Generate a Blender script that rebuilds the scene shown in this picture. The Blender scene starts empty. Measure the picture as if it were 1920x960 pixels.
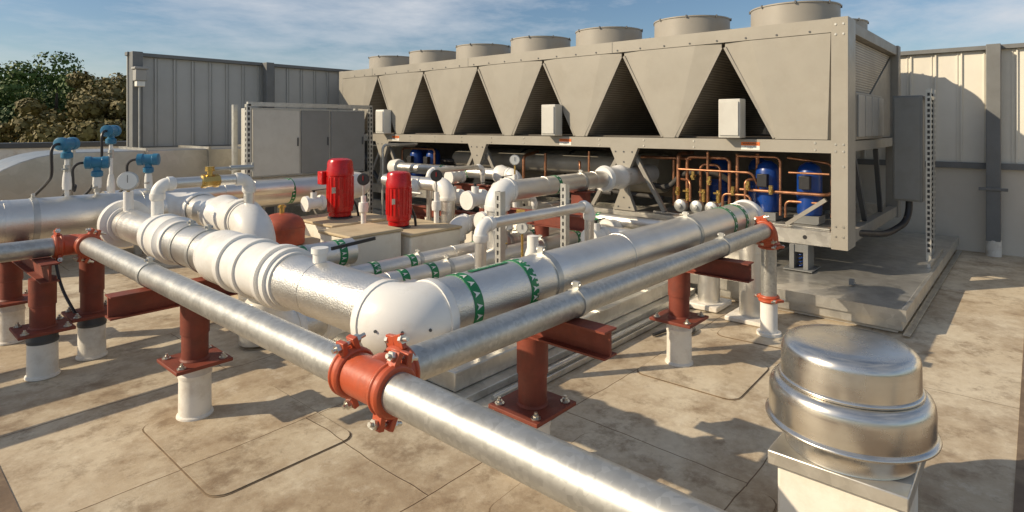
import bpy, bmesh, math, random
import numpy as np
from mathutils import Vector, Matrix
random.seed(7); np.random.seed(7)
scene=bpy.context.scene
COL=scene.collection
# ------------------------------------------------------------------ materials
def newmat(name):
    m=bpy.data.materials.new(name); m.use_nodes=True
    nt=m.node_tree; b=nt.nodes['Principled BSDF']
    return m,nt,b
def N(nt,t,**k):
    n=nt.nodes.new(t)
    for a,v in k.items():
        if a in n.inputs.keys(): n.inputs[a].default_value=v
        else: setattr(n,a,v)
    return n
def ramp(nt,fac,stops):
    r=nt.nodes.new('ShaderNodeValToRGB'); nt.links.new(fac,r.inputs[0])
    el=r.color_ramp.elements
    while len(el)<len(stops): el.new(0.5)
    for e,(p,c) in zip(el,stops):
        e.position=p; e.color=(c[0],c[1],c[2],1) if hasattr(c,'__len__') else (c,c,c,1)
    return r.outputs[0]
def mixc(nt,f,a,b,blend='MIX'):
    m=nt.nodes.new('ShaderNodeMix'); m.data_type='RGBA'; m.blend_type=blend
    for i,v in ((0,f),(6,a),(7,b)):
        if isinstance(v,bpy.types.NodeSocket): nt.links.new(v,m.inputs[i])
        elif i==0: m.inputs[0].default_value=v
        else: m.inputs[i].default_value=(*v,1)
    return m.outputs[2]
def coords(nt,scale=(1,1,1)):
    mp=nt.nodes.new('ShaderNodeMapping')
    mp.inputs['Scale'].default_value=scale
    g=nt.nodes.new('ShaderNodeNewGeometry')
    nt.links.new(g.outputs['Position'],mp.inputs['Vector'])
    return mp.outputs[0]
def noise(nt,vec,scale,detail=5,rough=.6):
    n=N(nt,'ShaderNodeTexNoise'); n.inputs['Scale'].default_value=scale; n.inputs['Detail'].default_value=detail
    n.inputs['Roughness'].default_value=rough
    nt.links.new(vec,n.inputs['Vector']); return n.outputs['Fac']
def bump(nt,b,h,strength,dist=.01):
    n=N(nt,'ShaderNodeBump'); n.inputs['Strength'].default_value=strength; n.inputs['Distance'].default_value=dist
    nt.links.new(h,n.inputs['Height']); nt.links.new(n.outputs[0],b.inputs['Normal'])
def M(name,col,rough=.5,metal=0.,var=.12,vs=6,dirt=None,da=.4,ds=3,bs=0,bst=.1,rv=.1):
    m,nt,b=newmat(name); v=coords(nt)
    f=noise(nt,v,vs)
    lo=tuple(c*(1-var) for c in col); hi=tuple(min(1,c*(1+var)) for c in col)
    c=ramp(nt,f,[(.3,lo),(.7,hi)])
    if dirt:
        f2=noise(nt,v,ds,8,.7)
        fr=ramp(nt,f2,[(.48,0),(.72,da)])
        c=mixc(nt,fr,c,dirt)
    nt.links.new(c,b.inputs['Base Color'])
    b.inputs['Metallic'].default_value=metal
    r=ramp(nt,noise(nt,v,vs*2.3),[(.25,max(.03,rough-rv)),(.75,min(1,rough+rv))])
    nt.links.new(r,b.inputs['Roughness'])
    if bs: bump(nt,b,noise(nt,v,bs,3),bst,.004)
    return m
white=M('white_pvc_cover',(.80,.79,.75),.32,0,.04,3,(.52,.45,.34),.35,5)
whitepaint=M('white_coating',(.74,.71,.64),.6,0,.1,4,(.38,.29,.19),.6,5,40,.3)
lowpanel=M('lower_wall_panel',(.64,.59,.50),.55,0,.04,1.2,(.5,.43,.33),.3,1.3)
primer=M('red_oxide_primer',(.20,.042,.022),.62,0,.22,7,(.09,.035,.023),.6,5,90,.3)
orange=M('orange_red_enamel',(.48,.088,.033),.40,0,.14,9,(.17,.055,.03),.6,9,60,.2)
red=M('bright_red_enamel',(.50,.008,.008),.26,0,.1,5,(.2,.01,.01),.3,8)
rust=M('red_tank_paint',(.38,.075,.034),.55,0,.14,6,(.16,.06,.04),.5,9)
zinc=M('zinc_bolt',(.6,.58,.52),.35,.9,.15,30)
strutm=M('strut_steel',(.50,.50,.47),.42,.7,.12,14)
chill=M('chiller_taupe_paint',(.335,.312,.262),.42,0,.05,2.5,(.24,.205,.155),.3,2.2)
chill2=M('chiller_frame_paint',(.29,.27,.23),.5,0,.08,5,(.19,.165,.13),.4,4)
fanm=M('fan_shroud_paint',(.345,.32,.275),.5,0,.06,4,(.24,.21,.165),.3,4)
doorg=M('grey_door_paint',(.23,.235,.23),.4,0,.04,4,(.18,.17,.15),.25,5)
greybox=M('grey_enclosure_paint',(.37,.36,.33),.4,0,.04,4,(.28,.26,.22),.25,5)
lightbox=M('light_enclosure_paint',(.56,.55,.50),.4,0,.04,4,(.4,.37,.31),.3,5)
darkgrey=M('dark_grey_paint',(.07,.075,.08),.5,0,.12,4)
frameg=M('frame_grey_paint',(.165,.17,.168),.5,0,.1,4,(.11,.10,.08),.3,5)
black=M('black_plastic',(.02,.02,.022),.45,0,.2,8)
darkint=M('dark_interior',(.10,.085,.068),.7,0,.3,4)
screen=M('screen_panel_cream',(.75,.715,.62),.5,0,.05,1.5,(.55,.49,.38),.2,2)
screen_shade=M('screen_panel_shaded_cream',(.46,.46,.435),.45,0,.05,1.5,(.36,.34,.30),.3,2)  # same cream panel with its shade painted into the colour
blue=M('compressor_blue',(.006,.05,.26),.35,0,.15,8,(.01,.02,.07),.5,9)
teal=M('transmitter_blue',(.03,.17,.30),.35,0,.1,9)
copper=M('copper_tube',(.46,.22,.12),.38,.8,.25,12,(.12,.065,.04),.7,9)
brass=M('brass_valve',(.58,.40,.13),.3,.85,.15,12)
blackins=M('black_insulation',(.05,.047,.043),.75,0,.25,8)
barrel=M('evaporator_jacket',(.36,.33,.27),.5,.1,.12,5)
green=M('green_marker_tape',(.01,.20,.065),.4,0,.08,9)
paper=M('label_white',(.78,.78,.72),.5,0,.03,9)
orangelab=M('label_orange',(.75,.16,.02),.5,0,.03,9)
curbm=M('curb_membrane',(.76,.72,.63),.75,0,.06,3,(.50,.41,.29),.45,4,30,.3)
cardb=M('curb_cap_tan',(.52,.42,.27),.8,0,.1,5,(.3,.22,.13),.5,6)
bark=M('tree_bark',(.09,.065,.045),.9,0,.3,6,None,0,0,8,.5)
def galv(name,c0,c1,rough,sc=38,metal=.85,dirt=.5,bs=.1,dc=(.30,.28,.24),bsc=6):
    m,nt,b=newmat(name); v=coords(nt)
    vo=N(nt,'ShaderNodeTexVoronoi'); vo.inputs['Scale'].default_value=sc; nt.links.new(v,vo.inputs['Vector'])
    bw=nt.nodes.new('ShaderNodeSeparateColor'); nt.links.new(vo.outputs['Color'],bw.inputs[0])
    c=ramp(nt,bw.outputs[0],[(0,c0),(1,c1)])
    d=ramp(nt,noise(nt,v,4,8,.7),[(.45,0),(.7,dirt)])
    c=mixc(nt,d,c,dc)
    nt.links.new(c,b.inputs['Base Color']); b.inputs['Metallic'].default_value=metal
    r=ramp(nt,noise(nt,v,9,6),[(.3,rough-.05),(.7,rough+.08)]); nt.links.new(r,b.inputs['Roughness'])
    bump(nt,b,noise(nt,v,bsc,3),bs,.003)
    return m
galvp=galv('galvanised_pipe_steel',(.42,.42,.395),(.53,.53,.50),.38,60,.74,.35,.08)
galvs=galv('galvanised_sheet',(.56,.54,.49),(.68,.66,.60),.34,14,.75,.4,.25)
ductm=galv('duct_sheet_metal',(.46,.44,.39),(.52,.50,.45),.33,8,.85,.35,.5,bsc=2.5)
m,nt,b=newmat('embossed_aluminium_jacket'); v=coords(nt)
c=ramp(nt,noise(nt,v,4,6),[(.3,(.64,.62,.575)),(.7,(.77,.75,.70))]); nt.links.new(c,b.inputs['Base Color'])
b.inputs['Metallic'].default_value=.88
r=ramp(nt,noise(nt,v,10,4),[(.3,.30),(.7,.41)]); nt.links.new(r,b.inputs['Roughness'])
vo=N(nt,'ShaderNodeTexVoronoi'); vo.inputs['Scale'].default_value=140; nt.links.new(v,vo.inputs['Vector'])
bump(nt,b,vo.outputs['Distance'],.38,.003); jacket=m
m,nt,b=newmat('spun_aluminium'); v=coords(nt,(1,1,9)); v2=coords(nt)
c=ramp(nt,noise(nt,v,5,5),[(.3,(.65,.62,.565)),(.7,(.72,.695,.635))])
d=ramp(nt,noise(nt,v2,5,8,.7),[(.52,0),(.75,.4)]); c=mixc(nt,d,c,(.42,.37,.30))
nt.links.new(c,b.inputs['Base Color']); b.inputs['Metallic'].default_value=.97
r=ramp(nt,noise(nt,v2,9,6),[(.3,.19),(.7,.32)]); nt.links.new(r,b.inputs['Roughness'])
bump(nt,b,noise(nt,v2,5,2),.12,.005); alu=m
m,nt,b=newmat('coil_fins'); v=coords(nt)
w=N(nt,'ShaderNodeTexWave'); w.wave_type='BANDS'; w.bands_direction='Z'; w.inputs['Scale'].default_value=11; w.inputs['Distortion'].default_value=.1
nt.links.new(v,w.inputs['Vector'])
c=ramp(nt,w.outputs['Fac'],[(.1,(.22,.195,.155)),(.5,(.34,.305,.25)),(.9,(.46,.415,.34))])
d=ramp(nt,noise(nt,v,2,6),[(.4,0),(.7,.6)]); c=mixc(nt,d,c,(.19,.16,.125))
nt.links.new(c,b.inputs['Base Color']); b.inputs['Roughness'].default_value=.5; b.inputs['Metallic'].default_value=.15
bump(nt,b,w.outputs['Fac'],.4,.006); coil=m
# roof
m,nt,b=newmat('roof_membrane'); v=coords(nt)
def shift(o):
    vr=nt.nodes.new('ShaderNodeVectorMath'); vr.operation='ADD'; nt.links.new(v,vr.inputs[0]); vr.inputs[1].default_value=o; return vr.outputs[0]
big=noise(nt,v,.5,10,.66); med=noise(nt,v,1.9,12,.74); fine=noise(nt,v,22,6,.7)
v2=shift((31,17,3)); v3=shift((-13,41,7))
med2=noise(nt,v2,3.8,12,.76); big2=noise(nt,v2,.9,11,.7); sp=noise(nt,v3,9,8,.75)
c=ramp(nt,fine,[(.3,(.60,.52,.38)),(.7,(.70,.62,.475))])
d=ramp(nt,big,[(.42,0),(.60,.65)]); c=mixc(nt,d,c,(.47,.365,.235))
d=ramp(nt,big2,[(.47,0),(.56,.40),(.62,.15),(.70,.5)]); c=mixc(nt,d,c,(.34,.24,.14))
d=ramp(nt,med,[(.47,0),(.56,.40),(.68,.75)]); c=mixc(nt,d,c,(.28,.19,.11))
d=ramp(nt,med2,[(.52,0),(.64,.62)]); c=mixc(nt,d,c,(.19,.125,.07))
d=ramp(nt,sp,[(.58,0),(.70,.5)]); c=mixc(nt,d,c,(.17,.115,.07))
d=ramp(nt,med2,[(.34,.4),(.43,0)]); c=mixc(nt,d,c,(.74,.68,.55))
dn=N(nt,'ShaderNodeTexNoise'); dn.inputs['Scale'].default_value=2.2; nt.links.new(v,dn.inputs['Vector'])
vm=N(nt,'ShaderNodeVectorMath',operation='MULTIPLY_ADD'); nt.links.new(dn.outputs['Color'],vm.inputs[0]); vm.inputs[1].default_value=(.06,.06,0); nt.links.new(v,vm.inputs[2])
br=N(nt,'ShaderNodeTexBrick'); nt.links.new(vm.outputs[0],br.inputs['Vector'])
br.inputs['Scale'].default_value=1; br.inputs['Brick Width'].default_value=2.9; br.inputs['Row Height'].default_value=1.07
br.inputs['Mortar Size'].default_value=.004; br.inputs['Mortar Smooth'].default_value=.6; br.offset=.37
br.inputs['Color1'].default_value=(1,1,1,1); br.inputs['Color2'].default_value=(.88,.88,.88,1); br.inputs['Mortar'].default_value=(.30,.24,.18,1)
c=mixc(nt,1.0,c,br.outputs['Color'],'MULTIPLY')
nt.links.new(c,b.inputs['Base Color'])
r=ramp(nt,med,[(.3,.8),(.7,.55)]); nt.links.new(r,b.inputs['Roughness'])
ad=N(nt,'ShaderNodeMath',operation='ADD'); nt.links.new(med,ad.inputs[0]); nt.links.new(br.outputs['Fac'],ad.inputs[1])
ad2=N(nt,'ShaderNodeMath',operation='MULTIPLY_ADD'); nt.links.new(fine,ad2.inputs[0]); ad2.inputs[1].default_value=.25; nt.links.new(ad.outputs[0],ad2.inputs[2])
bump(nt,b,ad2.outputs[0],.5,.012); roofm=m
seamm=M('dirty_seam_edge',(.22,.16,.10),.85,0,.3,12)
brownm=M('brown_roof_membrane',(.17,.12,.08),.85,0,.2,6,(.4,.32,.2),.4,3,40,.3)
groundm=M('grass_ground',(.06,.08,.03),.95,0,.3,.2)
leafm=[]
for nme,a,bb in (('green_foliage',(.035,.075,.012),(.12,.18,.03)),('olive_foliage',(.085,.072,.018),(.22,.175,.05)),('dark_green_foliage',(.022,.052,.010),(.08,.13,.022))):
    m,nt,b=newmat(nme); v=coords(nt)
    c=ramp(nt,noise(nt,v,.9,7,.7),[(.32,a),(.68,bb)]); nt.links.new(c,b.inputs['Base Color']); b.inputs['Roughness'].default_value=.7
    leafm.append(m)
# ------------------------------------------------------------------ geometry helpers
def box(x0,y0,z0,x1,y1,z1):
    v=[(x0,y0,z0),(x1,y0,z0),(x1,y1,z0),(x0,y1,z0),(x0,y0,z1),(x1,y0,z1),(x1,y1,z1),(x0,y1,z1)]
    f=[(0,3,2,1),(4,5,6,7),(0,1,5,4),(1,2,6,5),(2,3,7,6),(3,0,4,7)]
    return v,f
def prism(poly,axis,a,b):
    n=len(poly); v=[]
    for t in (a,b):
        for p in poly:
            v.append({'x':(t,p[0],p[1]),'y':(p[0],t,p[1]),'z':(p[0],p[1],t)}[axis])
    f=[tuple(range(n)),tuple(range(2*n-1,n-1,-1))]
    for i in range(n):
        j=(i+1)%n; f.append((i,j,n+j,n+i))
    return v,f
def frame(d):
    d=Vector(d).normalized()
    u=Vector((0,0,1)) if abs(d.z)<.9 else Vector((1,0,0))
    a=d.cross(u).normalized(); return d,a,d.cross(a).normalized()
def lathe(o,ax,prof,seg=32,cap=True):
    o=Vector(o); d,a,b=frame(ax); v=[];f=[]
    for t,r in prof:
        for i in range(seg):
            th=2*math.pi*i/seg
            v.append(tuple(o+d*t+(a*math.cos(th)+b*math.sin(th))*max(r,1e-4)))
    for k in range(len(prof)-1):
        for i in range(seg):
            j=(i+1)%seg; f.append((k*seg+i,k*seg+j,(k+1)*seg+j,(k+1)*seg+i))
    if cap:
        f.append(tuple(range(seg))); f.append(tuple((len(prof)-1)*seg+i for i in reversed(range(seg))))
    return v,f
def cyl(p0,p1,r,seg=24,r1=None):
    p0=Vector(p0);p1=Vector(p1); L=(p1-p0).length
    return lathe(p0,p1-p0,[(0,r),(L,r if r1 is None else r1)],seg)
def sweep(pts,r,seg=16):
    pts=[Vector(p) for p in pts]; n=len(pts); v=[];f=[]
    T=[(pts[min(i+1,n-1)]-pts[max(i-1,0)]).normalized() for i in range(n)]
    _,a,_=frame(T[0])
    for i in range(n):
        a=(a-T[i]*a.dot(T[i])).normalized(); b=T[i].cross(a)
        rr=r[i] if hasattr(r,'__len__') else r
        for k in range(seg):
            th=2*math.pi*k/seg; v.append(tuple(pts[i]+(a*math.cos(th)+b*math.sin(th))*rr))
    for i in range(n-1):
        for k in range(seg):
            j=(k+1)%seg; f.append((i*seg+k,i*seg+j,(i+1)*seg+j,(i+1)*seg+k))
    f.append(tuple(range(seg))); f.append(tuple((n-1)*seg+i for i in reversed(range(seg))))
    return v,f
def route(pts,br,n=7):
    pts=[Vector(p) for p in pts]; out=[pts[0]]; m=len(pts)
    for i in range(1,m-1):
        a=(pts[i-1]-pts[i]); b=(pts[i+1]-pts[i])
        q=min(br,a.length*(.98 if i==1 else .49),b.length*(.98 if i==m-2 else .49))
        a.normalize(); b.normalize(); A=pts[i]+a*q; B=pts[i]+b*q
        for k in range(n+1):
            t=k/n
            if abs(a.dot(b))<.05:
                C=pts[i]+(a+b)*q; th=t*math.pi/2
                out.append(C-b*q*math.cos(th)-a*q*math.sin(th))
            else: out.append(A*(1-t)**2+pts[i]*2*t*(1-t)+B*t*t)
    out.append(pts[-1]); return out
def bar(p0,p1,w,h):
    p0=Vector(p0);p1=Vector(p1); d,a,b=frame(p1-p0); v=[]
    for p in (p0,p1):
        for s,t in ((-1,-1),(1,-1),(1,1),(-1,1)): v.append(tuple(p+a*s*w/2+b*t*h/2))
    return v,[(0,3,2,1),(4,5,6,7),(0,1,5,4),(1,2,6,5),(2,3,7,6),(3,0,4,7)]
def bolt(p,ax,r=.012,L=.02):
    return cyl(p,Vector(p)+Vector(ax).normalized()*L,r,6)
def mkobj(name,geoms,mat,base=(0,0,0),bev=0,smooth=True,ang=38):
    if isinstance(geoms,tuple): geoms=[geoms]
    bx,by,bz=base; V=[];F=[];MI=[];mats=[mat]
    for g in geoms:
        mm=g[2] if len(g)>2 else mat
        if mm not in mats: mats.append(mm)
        o=len(V); V+=[(x-bx,y-by,z-bz) for x,y,z in g[0]]
        F+=[tuple(o+i for i in q) for q in g[1]]; MI+=[mats.index(mm)]*len(g[1])
    me=bpy.data.meshes.new(name); me.from_pydata(V,[],F)
    me.polygons.foreach_set('material_index',MI)
    for m_ in mats: me.materials.append(m_)
    bm=bmesh.new(); bm.from_mesh(me); bmesh.ops.recalc_face_normals(bm,faces=bm.faces); bm.to_mesh(me); bm.free()
    if smooth:
        me.polygons.foreach_set('use_smooth',[True]*len(F)); me.set_sharp_from_angle(angle=math.radians(ang))
    ob=bpy.data.objects.new(name,me); COL.objects.link(ob)
    if bev:
        md=ob.modifiers.new('bevel','BEVEL'); md.width=bev; md.segments=2; md.limit_method='ANGLE'; md.angle_limit=math.radians(50)
    return ob
class Thing:
    def __init__(s,name,label,cat,base,group=None):
        s.base=base; s.root=bpy.data.objects.new(name,None); s.root.empty_display_size=.1
        s.root.location=base; COL.objects.link(s.root)
        s.root['label']=label; s.root['category']=cat
        if group: s.root['group']=group
    def add(s,name,geoms,mat,bev=0,parent=None,label=None,smooth=True,ang=38):
        if isinstance(geoms,tuple): geoms=[geoms]
        o=mkobj(name,geoms,mat,s.base,bev,smooth,ang); o.parent=parent or s.root
        if label: o['label']=label
        return o
def structure(name,geoms,mat):
    o=mkobj(name,geoms,mat); o['kind']='structure'; return o
def textgeom(txt,size):
    cu=bpy.data.curves.new('t','FONT'); cu.body=txt; cu.size=size; cu.align_x='CENTER'; cu.align_y='CENTER'; cu.resolution_u=2
    ob=bpy.data.objects.new('t',cu); COL.objects.link(ob)
    bpy.context.view_layer.update()
    dg=bpy.context.evaluated_depsgraph_get(); me=ob.evaluated_get(dg).to_mesh()
    v=[tuple(x.co) for x in me.vertices]; f=[tuple(p.vertices) for p in me.polygons]
    ob.evaluated_get(dg).to_mesh_clear(); bpy.data.objects.remove(ob); bpy.data.curves.remove(cu)
    return v,f
# ------------------------------------------------------------------ setting
structure('ground',box(-700,-700,-7.2,900,900,-7),groundm)
bld=Thing('roofed_building','flat-roofed building carrying the mechanical equipment','building',(2,4,-7))
bld.add('wall',box(-7,-7,-7,12.4,13.3,-.3),whitepaint)
structure('roof_deck',box(-7,-7,-.28,12.4,13.3,0),roofm)
structure('brown_roof_strip',[box(-7,-.9,.0,10.1,.08,.004)],brownm)  # thin brown sheet laid on the roof, darker than the deck
structure('roof_edge_strip',[box(-1.2,.6,.0,.53,13,.0045)],brownm)
def rrect(cx,cy,w,h,r,rot=0):
    p=[]
    for sx,sy,a0 in ((1,1,0),(-1,1,90),(-1,-1,180),(1,-1,270)):
        for k in range(5):
            a=math.radians(a0+k*22.5); x=sx*(w/2-r)+r*math.cos(a)*1.0; y=sy*(h/2-r)+r*math.sin(a)
            p.append((cx+x*math.cos(rot)-y*math.sin(rot),cy+x*math.sin(rot)+y*math.cos(rot)))
    return p
for i,(cx,cy,w,h) in enumerate([(1.5,3.3,.75,1.0),(4.0,1.75,.7,.7),(2.35,1.35,.9,1.0),(5.15,1.7,.8,.6)]):
    structure('roof_membrane_patch',[(*prism(rrect(cx,cy,w+.014,h+.014,.08,.03*i),'z',.0,.003),seamm),prism(rrect(cx,cy,w,h,.08,.03*i),'z',.0052,.0072)],roofm)
pw=Thing('parapet_wall','low cream parapet with a dark metal coping along the roof edge','wall',(-1,13,0))
pw.add('wall',box(-7,12.9,0,10.2,13.15,1.33),whitepaint)
pw.add('coping',box(-7.02,12.86,1.332,10.2,13.19,1.42),darkgrey,.01)
def screen_wall(name,label,axis,c,a,b,zt,z0,posts,low,pm):
    t=Thing(name,label,'wall',(c,a,0) if axis=='y' else (a,c,0))
    def bx(u0,u1,w0,w1,z0_,z1_):
        w0,w1=sorted((w0,w1))
        return box(w0,u0,z0_,w1,u1,z1_) if axis=='y' else box(u0,w0,z0_,u1,w1,z1_)
    g=[bx(a,b,c,c+.03,z0,zt-.06)];u=a+.1
    while u<b-.05:
        g.append(bx(u,u+.018,c-.028,c-.001,z0+.02,zt-.07)); g.append(bx(u+.05,u+.062,c-.012,c-.001,z0+.02,zt-.07)); u+=.29
    t.add('panel',g,pm)
    t.add('top_rail',bx(a-.02,b+.02,c-.07,c+.06,zt-.058,zt),frameg,.004)
    t.add('bottom_rail',bx(a-.02,b+.02,c-.06,c-.0295,z0-.07,z0+.012),frameg,.004)
    for p in posts:
        t.add('post',[bx(p-.075,p+.075,c-.24,c-.075,.2 if low else .0,zt-.003),bx(p-.15,p+.15,c-.26,c-.235,.86,.9)],frameg,.006)
        if low:
            x,y=(c-.157,p) if axis=='y' else (p,c-.157)
            t.add('post_base',cyl((x,y,0),(x,y,.21),.085),whitepaint)
    if low: t.add('lower_panel',bx(a,b,c+.01,c+.04,0,z0-.071),lowpanel)
    return t
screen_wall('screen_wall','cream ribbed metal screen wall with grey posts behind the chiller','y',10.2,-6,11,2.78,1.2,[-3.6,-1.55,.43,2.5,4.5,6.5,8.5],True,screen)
sw=screen_wall('screen_wall','cream ribbed metal screen wall, shade painted in as grey, with dark top rail','x',11.0,3.08,10.1,2.9,1.36,[3.16,5.35,7.5,9.5],False,screen_shade)
sw.add('lower_wall',box(3.08,11.01,0,10.1,11.05,1.28),lowpanel)
wl=Thing('wall_light','small grey wall light with conduit fixed to a screen post','lamp',(3.16,10.7,2.5))
wl.add('housing',[box(3.08,10.58,2.42,3.24,10.74,2.60),box(3.06,10.56,2.60,3.26,10.75,2.64)],greybox,.01)
wl.add('lens',box(3.10,10.60,2.33,3.22,10.72,2.418),paper,.01)
wl.add('conduit',cyl((3.16,10.68,1.0),(3.16,10.68,2.33),.015,10),strutm)
# duct
du=Thing('rooftop_duct','large shiny galvanised sheet duct with a rounded elbow end','duct',(2,9.2,0))
prof=[(5.2,.45),(5.2,1.38),(1.9,1.38)]
for k in range(1,13):
    a=math.radians(90+k*7.5); prof.append((1.9+1.3*math.cos(a),.08+1.3*math.sin(a)))
prof+=[(.6,.0),(1.25,.0),(1.4,.3),(1.9,.45)]
du.add('duct_casing',prism(prof,'y',8.9,10.0),ductm,.01)
for x in (1.9,2.7,3.5,4.3,5.15): du.add('seam_flange',box(x,8.87,.42,x+.03,10.03,1.41),ductm)
for x in (2.6,4.6): du.add('duct_leg',box(x,8.95,0,x+.08,9.03,.448),strutm)
def make_tree(name,mat,base,H,R,seed,leaves=9000,ls=.3):
    rs=np.random.RandomState(seed)
    t=Thing(name,'','tree',base)
    x,y,z=base
    tr=[sweep([(x,y,z),(x+.1,y,z+H*.25),(x-.1,y+.1,z+H*.5),(x,y,z+H*.85)],[.38,.3,.22,.05],8)]
    cl=[]
    for k in range(60):
        while True:
            p=rs.uniform(-1,1,3)
            if .2<np.linalg.norm(p)<1: break
        c=np.array([x+p[0]*R*.92,y+p[1]*R*.92,z+H*.66+p[2]*H*.30])
        cl.append((c,R*rs.uniform(.17,.33)))
        if k<12: tr.append(sweep([(x,y,z+H*rs.uniform(.3,.55)),tuple((c+np.array([x,y,z+H*.5]))/2),tuple(c)],[.13,.08,.03],6))
    t.add('trunk',tr,bark)
    P=[];D=[]
    per=leaves//len(cl)
    for c,r in cl:
        d=rs.normal(size=(per,3)); d/=np.linalg.norm(d,axis=1)[:,None]
        rad=r*rs.uniform(.35,1.15,(per,1))**.6*np.array([[1,1,.75]])
        P.append(c+d*rad); D.append(d)
    P=np.concatenate(P); D=np.concatenate(D); n=len(P)
    nrm=D+rs.normal(size=(n,3))*.38; nrm/=np.linalg.norm(nrm,axis=1)[:,None]
    a=np.cross(nrm,rs.normal(size=(n,3))); a/=np.linalg.norm(a,axis=1)[:,None]
    b=np.cross(nrm,a)
    s=ls*rs.uniform(.5,1.2,(n,1))
    V=np.stack([P-a*s*.5,P-b*s*.4,P+a*s*.5,P+b*s*.4],1).reshape(-1,3)-np.array(base)
    me=bpy.data.meshes.new('crown'); me.from_pydata(V.tolist(),[],[(4*i,4*i+1,4*i+2,4*i+3) for i in range(n)])
    me.materials.append(mat); o=bpy.data.objects.new('crown',me); COL.objects.link(o); o.parent=t.root
    return t.root
tg='trees beyond the roof edge'
def camxy(d,rd): r=rd*d; return (.7495*d+.662*r,.662*d-.7495*r)
specs=[('green',0,38,-.765,13.3,4.8,1),('olive',1,33,-.69,11.9,3.3,2),('green',0,42,-.85,12.9,4.8,3),('olive',1,28,-.80,10.1,3.4,4),
       ('green',0,36,-.90,12.4,4.4,5),('olive',1,30,-.655,11.0,3.0,6),('dark',2,47,-.70,13.0,5,7),('dark',2,30,-.95,11.5,4.2,8),('olive',1,26,-.72,9.8,2.8,9),('dark',2,50,-.78,12.4,6,10)]
lab={'green':'leafy green tree with rounded crown','olive':'olive-brown leafed tree with dense crown','dark':'dark green tree with full crown'}  # crown tones are the leaf colours of each kind
for k,mi,d,rd,H,R,sd in specs:
    x,y=camxy(d,rd); t=make_tree('leafy_tree',leafm[mi],(x,y,-7),H,R,sd,26000,.24); t['label']=lab[k]; t['category']='tree'; t['group']=tg
# ------------------------------------------------------------------ fittings
def ring(c,ax,R,w=.03,th=.006):
    c=Vector(c); d=Vector(ax).normalized()
    return lathe(c-d*w/2,d,[(0,R),(0,R+th),(w,R+th),(w,R)],32,False)
def clamp(t,c,ax,R,parent=None):
    d,a,b=frame(ax); c=Vector(c); up=Vector((0,0,1)) if abs(d.z)<.5 else Vector((1,0,0))
    t.add('pipe_clamp',[ring(c,ax,R,.04,.006),bar(c+up*(R+.0),c+up*(R+.035),.035,.02),bolt(c+up*(R+.02)-d.cross(up)*.025,d.cross(up),.008,.05)],strutm,parent=parent)
def coupling(t,c,ax,R,lug=(0,0,1)):
    c=Vector(c); d=Vector(ax).normalized(); w=.056; L=Vector(lug); L=(L-d*L.dot(d)).normalized(); S=d.cross(L)
    prof=[(0,R),(0,R+.014),(.008,R+.020),(.015,R+.023),(.022,R+.017),(.034,R+.017),(.041,R+.023),(.048,R+.020),(w,R+.014),(w,R)]
    g=[lathe(c-d*w/2,d,prof,32,False)]
    for s in (1,-1):
        g.append(bar(c+L*s*(R+.003)-S*.026,c+L*s*(R+.055)-S*.019,.045,.02)); g.append(bar(c+L*s*(R+.003)+S*.026,c+L*s*(R+.055)+S*.019,.045,.02))
    h=t.add('pipe_coupling',g,orange,.003)
    for s in (1,-1):
        p=c+L*s*(R+.038); t.add('coupling_bolt',[cyl(p-S*.058,p+S*.070,.008,10),cyl(p+S*.031,p+S*.046,.016,6),cyl(p-S*.046,p-S*.031,.016,6)],zinc,parent=h)
def jpipe(t,p0,p1,R,name='pipe_jacket',step=.92,mat=None):
    p0=Vector(p0);p1=Vector(p1);L=(p1-p0).length; prof=[(0,R)]; u=step*.6
    while u<L-.1:
        prof+=[(u,R),(u+.001,R+.0025),(u+.035,R+.0025),(u+.036,R)]; u+=step
    prof.append((L,R)); return t.add(name,lathe(p0,p1-p0,prof,40),mat or jacket)
def elbow(t,corner,a,b,R,bend,mat=None,name='elbow_cover',k=1.0):
    c=Vector(corner); a=Vector(a).normalized(); b=Vector(b).normalized()
    A=c+a*bend; B=c+b*bend
    pts=route([A+a*.03,c,B+b*.03],bend,14)
    g=[sweep(pts,R*k,32)]
    g.append(lathe(A-a*.01,a,[(0,R),(0,R*k+.006),(.035,R*k+.006),(.045,R*k),(.05,R)],32,False))
    g.append(lathe(B-b*.01,b,[(0,R),(0,R*k+.006),(.035,R*k+.006),(.045,R*k),(.05,R)],32,False))
    return t.add(name,g,mat or white)
def wrap(p0,ax,R,poly,theta0):
    d,a,b=frame(ax); p0=Vector(p0); v=[]
    for u,s in poly:
        th=theta0+s/R; v.append(tuple(p0+d*u+(a*math.cos(th)+b*math.sin(th))*R))
    return v,[tuple(range(len(poly)))]
def band(t,c,ax,R,w=.052,parent=None):
    g=[ring(c,ax,R+.0005,w,.0022)]
    per=2*math.pi*(R+.006); n=max(4,int(per/.05)); st=per/n
    for i in range(n):
        u0=-w*.34; s0=i*st
        q=wrap(c,ax,R+.0045,[(u0,s0+st*.22),(w*.34,s0+st*.5),(u0,s0+st*.78),(u0+w*.18,s0+st*.5)],0)
        g.append((q[0],[(0,1,3),(3,1,2)],paper))
    t.add('flow_marker_band',g,green,parent=parent)
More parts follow.
